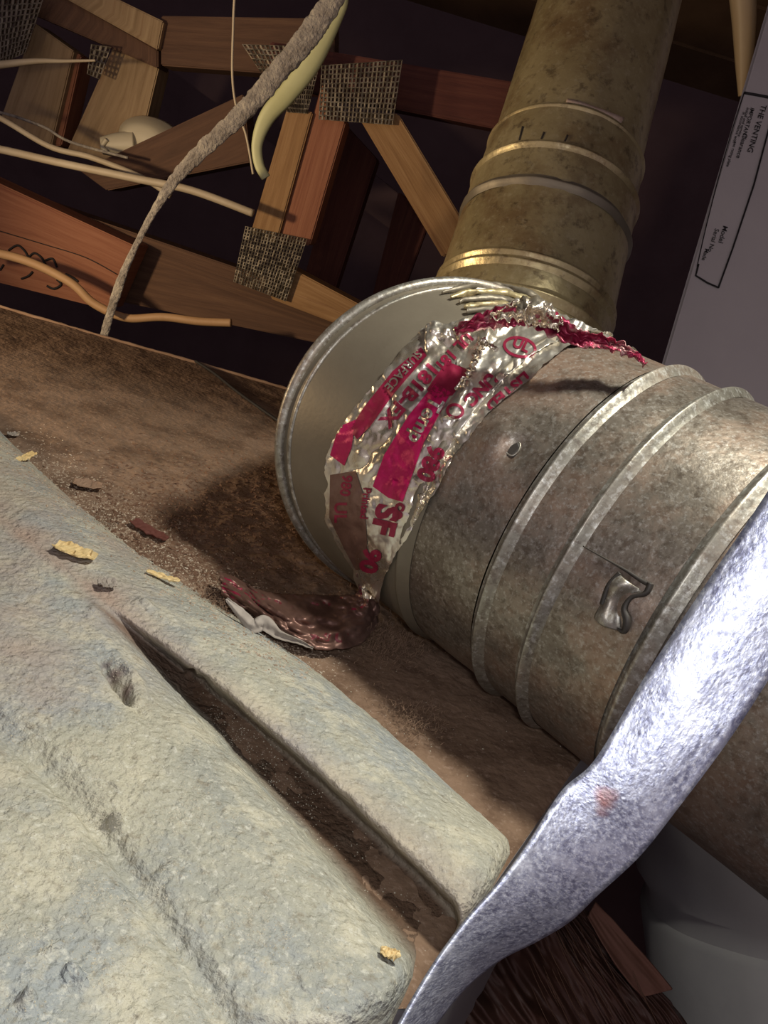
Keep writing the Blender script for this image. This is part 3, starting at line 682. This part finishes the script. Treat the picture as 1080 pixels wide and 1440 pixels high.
# ------------------------------------------------------------------ roof trusses
def board(name, quad, y, m, parent, t=.038, bevel=.0015):
    return hull(name, [T(px, py, y) for px, py in quad], Vector((0, t, 0)), m, parent, bevel)
def nail_plate(quad, y, nx, ny, parent, m=None):
    q = [T(px, py, y-.004) for px, py in quad]; vs, fs = [], []
    def pt_(u, v, dz=0):
        p = (q[0]*(1-u)+q[1]*u)*(1-v)+(q[3]*(1-u)+q[2]*u)*v; return p+Vector((0, dz, 0))
    for i in range(nx):
        for j in range(ny):
            u0, u1, v0, v1 = i/nx, (i+1)/nx, j/ny, (j+1)/ny
            a, b = u0+(u1-u0)*.24, u1-(u1-u0)*.24; c, d = v0+(v1-v0)*.16, v1-(v1-v0)*.16
            w = random.uniform(-.0006, .0006); k = len(vs)
            vs += [pt_(u0, v0), pt_(u1, v0), pt_(u1, v1), pt_(u0, v1), pt_(a, c, w), pt_(b, c, w), pt_(b, d, w), pt_(a, d, w), pt_(a, c, .003), pt_(b, c, .003), pt_(b, d, .003), pt_(a, d, .003)]
            for e in range(4):
                f = (e+1) % 4; fs += [(k+e, k+f, k+4+f, k+4+e), (k+4+e, k+4+f, k+8+f, k+8+e)]
            # bent tooth
            z = len(vs); vs += [pt_(a, c, -.0012), pt_(b, c, -.0008), pt_((a+b)/2, c+(d-c)*.35, .002)]; fs.append((z, z+1, z+2))
    o = mesh('nail_plate', vs, fs, m or M['teeth'], parent, smooth=False); return o
t1 = empty('roof_truss', None, 'nearer timber roof truss with upright members and toothed nail plates, left of the upright pipe', 'roof truss')
Y1 = .98
board('truss_upright', [(404, 150), (440, 158), (388, 345), (352, 328)], Y1, M['w_orange'], t1)
board('truss_upright', [(452, 118), (486, 172), (436, 345), (390, 345)], Y1+.006, M['w_red'], t1)
board('truss_diagonal', [(500, 158), (560, 160), (668, 338), (622, 362)], Y1+.004, M['w_orange'], t1)
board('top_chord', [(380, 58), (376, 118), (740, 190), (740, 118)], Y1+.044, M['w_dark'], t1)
board('bottom_chord', [(-80, 236), (-80, 372), (520, 498), (520, 440)], Y1+.044, M['w_brown'], t1)  # browner colour stands in for the shade on this chord
board('painted_lit_chord', [(-40, 240), (-40, 388), (152, 436), (190, 346)], Y1-.005, M['w_red'], t1, t=.045)['label'] = 'left part of the chord, painted redder as if lit, with black scrawl'  # same chord continued, its lit part painted as a redder overlay
board('bottom_chord', [(392, 368), (380, 420), (505, 468), (528, 440)], Y1+.002, M['w_orange'], t1)
nail_plate([(452, 92), (566, 84), (552, 176), (448, 168)], Y1, 20, 12, t1)
nail_plate([(345, 318), (432, 336), (402, 424), (328, 396)], Y1-.002, 20, 18, t1)
nail_plate([(340, 62), (456, 66), (432, 160), (404, 158)], Y1+.002, 18, 14, t1)
# black scrawl and a check crack on the redder painted part of the chord
def mark(name, pts, r, parent, y=Y1-.006, m=None): return tube(name, [T(x, yy, y) for x, yy in pts], r, m or M['black'], parent, 24, 5)
for pts in ([(12, 352), (24, 345), (34, 352), (40, 362)], [(40, 362), (48, 356), (58, 362), (64, 372)], [(64, 366), (74, 364), (80, 376)],
            [(30, 392), (40, 388), (46, 382)], [(66, 402), (76, 406), (86, 400), (80, 393)], [(0, 380), (5, 372)], [(92, 385), (102, 390), (110, 396)]):
    mark('scrawl', pts, .0014, t1)
mark('crack', [(-10, 322), (60, 343), (120, 362), (165, 386)], .0006, t1)
t2 = empty('roof_truss', None, 'farther roof truss of tan boards in the upper left corner', 'roof truss')
Y2 = 1.10
board('truss_upright', [(48, 32), (104, 72), (72, 205), (0, 168)], Y2, M['w_tan'], t2)
board('truss_upright', [(104, 72), (114, 78), (86, 205), (72, 205)], Y2+.01, M['w_red'], t2)
board('truss_upright', [(162, 58), (224, 92), (190, 235), (92, 216)], Y2, M['w_tan'], t2)
board('truss_diagonal', [(86, -40), (230, 30), (222, 70), (60, -20)], Y2-.02, M['w_tan'], t2)
board('truss_diagonal', [(30, -40), (222, 70), (222, 96), (0, 0)], Y2-.01, M['w_brown'], t2)
board('top_chord', [(226, 22), (226, 92), (470, 110), (470, 26)], Y2-.01, M['w_brown'], t2)
board('truss_diagonal', [(112, 240), (150, 268), (352, 228), (342, 132)], Y2-.06, M['w_brown'], t2)
nail_plate([(-10, -10), (64, -10), (36, 74), (-10, 96)], Y2-.03, 10, 12, t2)
nail_plate([(128, 62), (156, 66), (140, 112), (122, 104)], Y2-.03, 4, 6, t2)
t3 = empty('roof_truss', None, 'third, darkest roof truss seen in the gap beside the upright pipe', 'roof truss')
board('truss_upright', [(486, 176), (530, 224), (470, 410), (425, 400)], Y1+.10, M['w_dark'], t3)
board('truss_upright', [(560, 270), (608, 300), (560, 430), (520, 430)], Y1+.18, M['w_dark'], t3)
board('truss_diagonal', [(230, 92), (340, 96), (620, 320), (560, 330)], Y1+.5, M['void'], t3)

# ------------------------------------------------------------------ cables and hanging things
def cable(name, pts, y, r, m, label, cat='cable', group=None, **k):
    ys = y if isinstance(y, (list, tuple)) else [y]*len(pts)
    o = tube(name, [T(x, yy, q) for (x, yy), q in zip(pts, ys)], r, m, None, k.pop('n', 80), k.pop('seg', 10), **k); tag(o, label, cat, group); return o
cable('electric_cable', [(-60, 200), (0, 210), (80, 228), (190, 251), (270, 268), (356, 300)], .93, .0042, M['cable_cream'], 'thick cream cable crossing straight over the upper left boards')
cable('electric_cable', [(-60, 140), (0, 166), (70, 206), (130, 222), (200, 250), (240, 276)], .96, .0032, M['cable_cream'], 'thinner cream cable sagging down behind the thick cream one')
cable('electric_cable', [(-60, 98), (0, 91), (50, 86), (90, 86), (134, 85)], 1.0, [.005, .0042, .003, .002, .0012], M['cable_cream'], 'short cream cable tapering off over the corner tan boards')
cable('electric_cable', [(-60, 150), (0, 158), (60, 178), (100, 200), (180, 222)], 1.0, .0016, M['rag'], 'thin grey cable above the two cream cables')
cable('electric_cable', [(-50, 352), (0, 357), (50, 372), (100, 398), (128, 424), (152, 438)], .90, .0050, M['cable_orange'], 'orange-brown cable drooping across the scrawled reddish part of the chord')
cable('electric_cable', [(160, 442), (185, 448), (230, 446), (280, 452), (325, 454)], .93, .0048, M['cable_orange'], 'dull brown cable lying along the shaded chord below the hanging strip')
cable('electric_cable', [(580, -200), (492, -30), (478, 14), (440, 84), (405, 130), (376, 164), (362, 200), (364, 230), (374, 250)], .78, [.005, .005, .005, .0085, .0085, .007, .005, .0045, .0042], M['cable_green'], 'wide yellow-green sheathed cable curling beside the grey strip', flat=.45)
cable('frayed_strip', [(560, -190), (478, -20), (440, 42), (392, 100), (340, 160), (290, 206), (248, 250), (215, 300), (186, 356), (168, 400), (154, 444), (146, 474)], .72, [.008, .008, .0085, .0078, .007, .006, .0048, .003, .0026, .0038, .0035, .0035], M['rag'], 'long grey frayed cloth-like strip hanging diagonally in front of the trusses', 'strip', flat=.3, rough=.22, n=260, seg=24)
cable('thin_wire', [(345, -200), (331, -20), (328, 40), (327, 110), (334, 158), (346, 190), (356, 245)], .80, .0011, M['cable_cream'], 'thin bare wire hanging near the grey frayed strip', 'wire')
cable('tan_pole', [(1030, -220), (1040, -60), (1046, 20), (1046, 90), (1044, 135)], .95, [.013, .013, .0115, .008, .004], M['pole'], 'tan tapering pole beside the labelled grey box', 'pole')
cable('black_wire', [(275, 508), (300, 522), (330, 548), (360, 570), (400, 596)], .60, .0012, M['black'], 'thin black wire lying at the back edge of the furnace top', 'wire')
ww = C.objects['black_wire']
bpy.data.objects.remove(ww)
o = tube('black_wire', [Q(x, y, .0022) for x, y in ((275, 508), (300, 524), (330, 548), (360, 570), (400, 598))], .0012, M['black'], None, 40, 6)
tag(o, 'thin black wire lying across the back of the brown furnace top', 'wire')
# cream plastic cap: shallow dome with a knob
cc_ = empty('lamp_holder', None, 'cream plastic lamp holder half hidden behind the dark diagonal board', 'lamp holder')
c0 = T(212, 197, 1.09); vs = []
prof = [(0, -.028), (.018, -.028), (.028, -.022), (.036, -.008), (.042, .0), (.044, .006), (.040, .008)]
for z_, (rr, h_) in enumerate(prof):
    for k in range(32): a = 2*PI*k/32; vs.append(c0+Vector((rr*math.cos(a), h_, rr*math.sin(a)*.62)))
fs = [(i*32+k, i*32+(k+1) % 32, (i+1)*32+(k+1) % 32, (i+1)*32+k) for i in range(len(prof)-1) for k in range(32)]
o = mesh('shade', vs, fs, M['cap'], cc_); fix_normals(o)
tube('socket', [T(190, 204, 1.07), T(165, 204, 1.065), T(143, 205, 1.06)], [.016, .014, .010], M['cap'], cc_, 20, 14)
tube('socket_collar', [T(150, 196, 1.05), T(144, 206, 1.05), T(150, 214, 1.05)], .003, M['cap'], cc_, 14, 8)

# ------------------------------------------------------------------ labelled grey box on the right
bx = empty('grey_duct_box', None, 'tall grey box with a printed label panel at the right edge', 'duct box')
dB = .62; XW_ = Vector((1, 0, 0))
qb = [P(1104, -80, dB+.03), P(1420, -80, dB+.03), P(1250, 720, dB-.02), P(885, 660, dB-.02)]
nrm = (qb[1]-qb[0]).cross(qb[3]-qb[0]).normalized()
if nrm.dot(ORG-qb[0]) > 0: nrm = -nrm
hull('box_body', [qb[0], qb[1], qb[2], qb[3]], ray(1000, 300)*.22+XW_*.08, M['box'], bx, .003)
pn = -nrm
def onbox(x, y, off=.0006):
    r = ray(x, y); t = (qb[0]-ORG).dot(nrm)/r.dot(nrm); return ORG+r*t+pn*off
def bline(pts, r=.0007, nm='label_line'): return tube(nm, [onbox(x, y) for x, y in pts], r, M['black'], bx, 2*len(pts)+2, 5, smoothpath=False)
bline([(1046, 131), (1064, 134), (1095, 140)], .0011)
bline([(1092, 140), (1060, 260), (1030, 350), (1010, 405)])
bline([(1010, 405), (994, 398), (978, 388), (982, 372)])
bline([(1046, 131), (1030, 180), (1010, 250), (990, 330), (980, 375)], .0004)
def btext(s, x, y, sz, an):
    v, f = text_px(s, x, y, sz, an, L=30, bold=.01)
    o = mesh('label_lettering', [onbox(a, b, .0005) for a, b in v], f, M['black'], bx, smooth=False); return o
for s, x, y, sz, an in (('THE VENTING', 1074, 148, 11, 107), ('IMPORTANT', 1058, 152, 8, 107), ('install and service', 1052, 152, 6, 108), ('in accordance with', 1046, 158, 6, 108),
                        ('Clearance', 1048, 188, 9, 107), ('see rating plate', 1034, 200, 6, 108), ('Model', 1020, 318, 10, 107), ('Serial No.', 1008, 322, 9, 108), ('Made', 994, 350, 8, 108)):
    btext(s, x, y, sz, an)

# ------------------------------------------------------------------ big dim duct at lower right
dd = empty('round_duct', None, 'big dim blue-grey round duct at the lower right behind the strap', 'duct')
ct = W(.30, .15, .60); ax = (dirw(Vector((-.10, -1, .1)))).normalized()
def dprof(c, d, prof, nm, m):
    return revolve(nm, prof, c, d, m, dd, wob=.002)
dprof(ct, ax, [(-.70, .125), (-.13, .125), (-.125, .121)], 'duct_section', M['duct'])
dprof(ct, ax, [(-.125, .121), (-.112, .119), (-.10, .124), (.10, .122)], 'duct_section', M['duct'])

# ------------------------------------------------------------------ dark wrapped bundle under the strap
wr = empty('dark_pipe_wrap', None, 'dark crinkled brown wrap hanging below the strap at the bottom edge', 'wrap')
def sheet(name, rows, deps, m, amp, n=90, nv=60, seed=0, fx=.02, fy=.08):
    a, b = catm([tuple(P(x, y, d)) for (x, y), d in zip(rows[0], deps[0])], n), catm([tuple(P(x, y, d)) for (x, y), d in zip(rows[1], deps[1])], n)
    def f(i, j):
        p = Vector(a[i]).lerp(Vector(b[i]), j/(nv-1)); v = (ORG-p).normalized()
        return p+v*amp*(fbm((i*fx, j*fy+seed, seed), 4)+.5*abs(fbm((i*fx*.6, j*fy*3, seed+3), 3)))
    vs, fs = grid(n, nv, f); o = mesh(name, vs, fs, m, wr); thicken(o, .001); return o
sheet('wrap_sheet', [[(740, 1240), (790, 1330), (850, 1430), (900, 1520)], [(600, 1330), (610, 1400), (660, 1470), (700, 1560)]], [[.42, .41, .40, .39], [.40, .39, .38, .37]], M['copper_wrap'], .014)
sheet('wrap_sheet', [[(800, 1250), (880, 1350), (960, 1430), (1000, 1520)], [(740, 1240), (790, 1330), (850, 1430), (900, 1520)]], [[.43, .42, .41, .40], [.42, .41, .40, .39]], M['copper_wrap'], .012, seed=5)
sheet('rust_panel', [[(838, 1268), (880, 1315), (920, 1362), (945, 1392)], [(826, 1290), (858, 1345), (888, 1385), (905, 1402)]], [[.40, .40, .40, .40], [.398, .395, .395, .395]], M['copper'], .003, n=40, nv=20, seed=9)['label'] = 'rust-brown flat strip'
for k in range(46):
    x, y = random.uniform(740, 900), random.uniform(1290, 1400); L = random.uniform(30, 110); d0 = .385
    if x > 840 and y < 1360: continue
    o = tube('crease_fibre', [P(x, y, d0), P(x+L*.20, y+L*.45, d0-.001), P(x+L*.5, y+L, d0)], [.0001, .00022, .0001], M['w_brown'], wr, 10, 4)
    o['kind'] = 'stuff'

# ------------------------------------------------------------------ debris
PTB = BVHTree.FromPolygons([v.co.copy() for v in pt.data.vertices], [tuple(p.vertices) for p in pt.data.polygons])
DKB = BVHTree.FromPolygons([v.co.copy() for v in dk.data.vertices], [tuple(p.vertices) for p in dk.data.polygons])
def hit2(x, y):
    d = ray(x, y).normalized(); h = PTB.ray_cast(ORG, d); g = DKB.ray_cast(ORG, d)
    best = None
    for q in (h, g):
        if q[0] is not None and (best is None or q[3] < best[3]): best = q
    return best[0] if best else None
def shard(name, px, py, L, wd, ang, m, z, label, cat='splinter', group=None, seed=0, curl=.3):
    c = hit2(px, py)+Vector((0, 0, .0008)); z = c.z; a = math.radians(ang); ux = (Q(px+40*math.cos(a), py+40*math.sin(a), z)-Q(px, py, z)).normalized(); uy = Vector((0, 0, 1)).cross(ux)
    n, nv = 16, 7
    def f(i, j):
        u, v = i/(n-1)*2-1, j/(nv-1)*2-1
        e = 1-.35*abs(u)**3+.22*fbm((u*3+seed, v*2, seed), 3)
        return c+ux*(u*L/2*(1+.18*fbm((v*3, seed, 1), 2)))+uy*(v*wd/2*e)+Vector((0, 0, .0006+curl*wd*.5*v*v+.0012*fbm((u*3, v*6, seed), 3)+abs(u)*.0006))
    vs, fs = grid(n, nv, f); o = mesh(name, vs, fs, m, None, smooth=False); thicken(o, .0005); tag(o, label, cat, group); return o
shard('wood_chip', 104, 783, .017, .0085, 20, M['scrap'], .0105, 'largest yellow wood chip, ragged, on the upper part of the ribbed sheet')
shard('wood_splinter', 36, 648, .016, .0045, -25, M['scrap'], .006, 'small yellow splinter at the left edge where dust meets the sheet', seed=3)
shard('wood_splinter', 228, 817, .014, .0035, 18, M['scrap'], .006, 'thin tan splinter at the dust line right of the big wood chip', seed=6)
shard('wood_chip', 545, 1349, .0048, .0026, 15, M['scrap'], .0140, 'tiny yellow chip near the front corner of the ribbed sheet', seed=8)
shard('dust_flake', 122, 688, .014, .010, 10, M['tuft'], .0015, 'pale brown rounded flake lying alone on the dusty top', 'flake', seed=11)
shard('paper_scrap', 150, 828, .007, .006, 0, M['paper'], .0115, 'small white crumb on the sheet just below the big wood chip', 'scrap', seed=12)
shard('bark_flake', 208, 752, .022, .007, 30, M['w_dark'], .002, 'dark bark-like flake in the debris behind the sheet', 'flake', seed=13)
shard('paper_scrap', 18, 616, .006, .005, 0, M['paper'], .005, 'tiny white crumb at the far left edge of the sheet', 'scrap', seed=15)
# fibre curl
def scatter(name, n, sampler, m, label, rad=(.0003, .0011), cat='debris', long_=1.0):
    vs, fs = [], []
    for _ in range(n):
        c = sampler();
        if c is None: continue
        r = random.uniform(*rad)*random.uniform(.4, 1); an = random.uniform(0, 2*PI); ux = Vector((math.cos(an), math.sin(an), random.uniform(-.2, .3))); uy = Vector((0, 0, 1)).cross(ux).normalized()
        b = len(vs); l = random.uniform(1, long_)
        vs += [c+ux*r*l, c+uy*r*random.uniform(.5, 1), c-ux*r*l, c-uy*r*random.uniform(.5, 1), c+Vector((0, 0, r*random.uniform(.4, 1))), c-Vector((0, 0, r*.6))]
        fs += [(b, b+1, b+4), (b+1, b+2, b+4), (b+2, b+3, b+4), (b+3, b, b+4), (b+1, b, b+5), (b+2, b+1, b+5), (b+3, b+2, b+5), (b, b+3, b+5)]
    o = mesh(name, vs, fs, m, None, smooth=False); tag(o, label, cat, kind='stuff'); return o
def s_plate():
    x, y = random.gauss(200, 190), random.gauss(1130, 170)
    if fbm((x*.012, y*.012, 4), 3) < random.uniform(-.2, .5): return None
    return hit2(x, y)
scatter('grit', 26000, s_plate, M['grit'], 'fine pale grit scattered over the ribbed sheet', (.0001, .00042))
def s_line():
    t = random.random(); x = t*420+random.gauss(20, 28); y = 640+t*300+random.gauss(-10, 20)
    return hit2(x, y)
scatter('dirt_crumbs', 6000, s_line, M['crumb'], 'brown crumbs and fibres along the line between dust and sheet', (.0001, .0009), long_=1.8)
def s_deck():
    x, y = random.gauss(290, 110), random.gauss(745, 55)
    p = hit2(x, y); return p if p and p.z < .004 else None
scatter('debris_flecks', 6500, s_deck, M['w_brown'], 'dark flecks and shreds scattered on the brown furnace top', (.0002, .0013), long_=3)
scatter('pale_flecks', 1500, s_deck, M['tuft'], 'pale flecks scattered on the brown furnace top', (.0001, .0006), long_=3)
def tuft(px, py, rad, n, label, z=.002, m='tuft'):
    c0 = Q(px, py, z); vs, fs = [], []
    for _ in range(n):
        c = c0+Vector((random.gauss(0, rad), random.gauss(0, rad), abs(random.gauss(0, rad*.35))))
        d = Vector((random.gauss(0, 1), random.gauss(0, 1), random.gauss(0, .6))).normalized(); e = d.cross(Vector((.3, .1, 1))).normalized()*.00014; L = random.uniform(.0010, .0035); b = len(vs)
        mdl = c+d*L*.5+Vector((random.gauss(0, .0008), random.gauss(0, .0008), random.gauss(0, .0008)))
        vs += [c, c+e, mdl+e, mdl, c+d*L+e, c+d*L]; fs += [(b, b+1, b+2, b+3), (b+3, b+2, b+4, b+5)]
    o = mesh('fluff', vs, fs, M[m], None, smooth=False); tag(o, label, 'fluff', kind='stuff')
tuft(545, 908, .008, 1400, 'brown fluff clump beneath the end of the tape')
tuft(582, 1010, .0065, 500, 'tan fluff patch on the shaded top in front of the elbow', m='tuft')
tuft(300, 850, .008, 700, 'pale fluff by the red tip of the tape tail', m='tuft')
tuft(120, 748, .006, 400, 'pinkish fluff strand on the dust line above the big chip', m='grit')
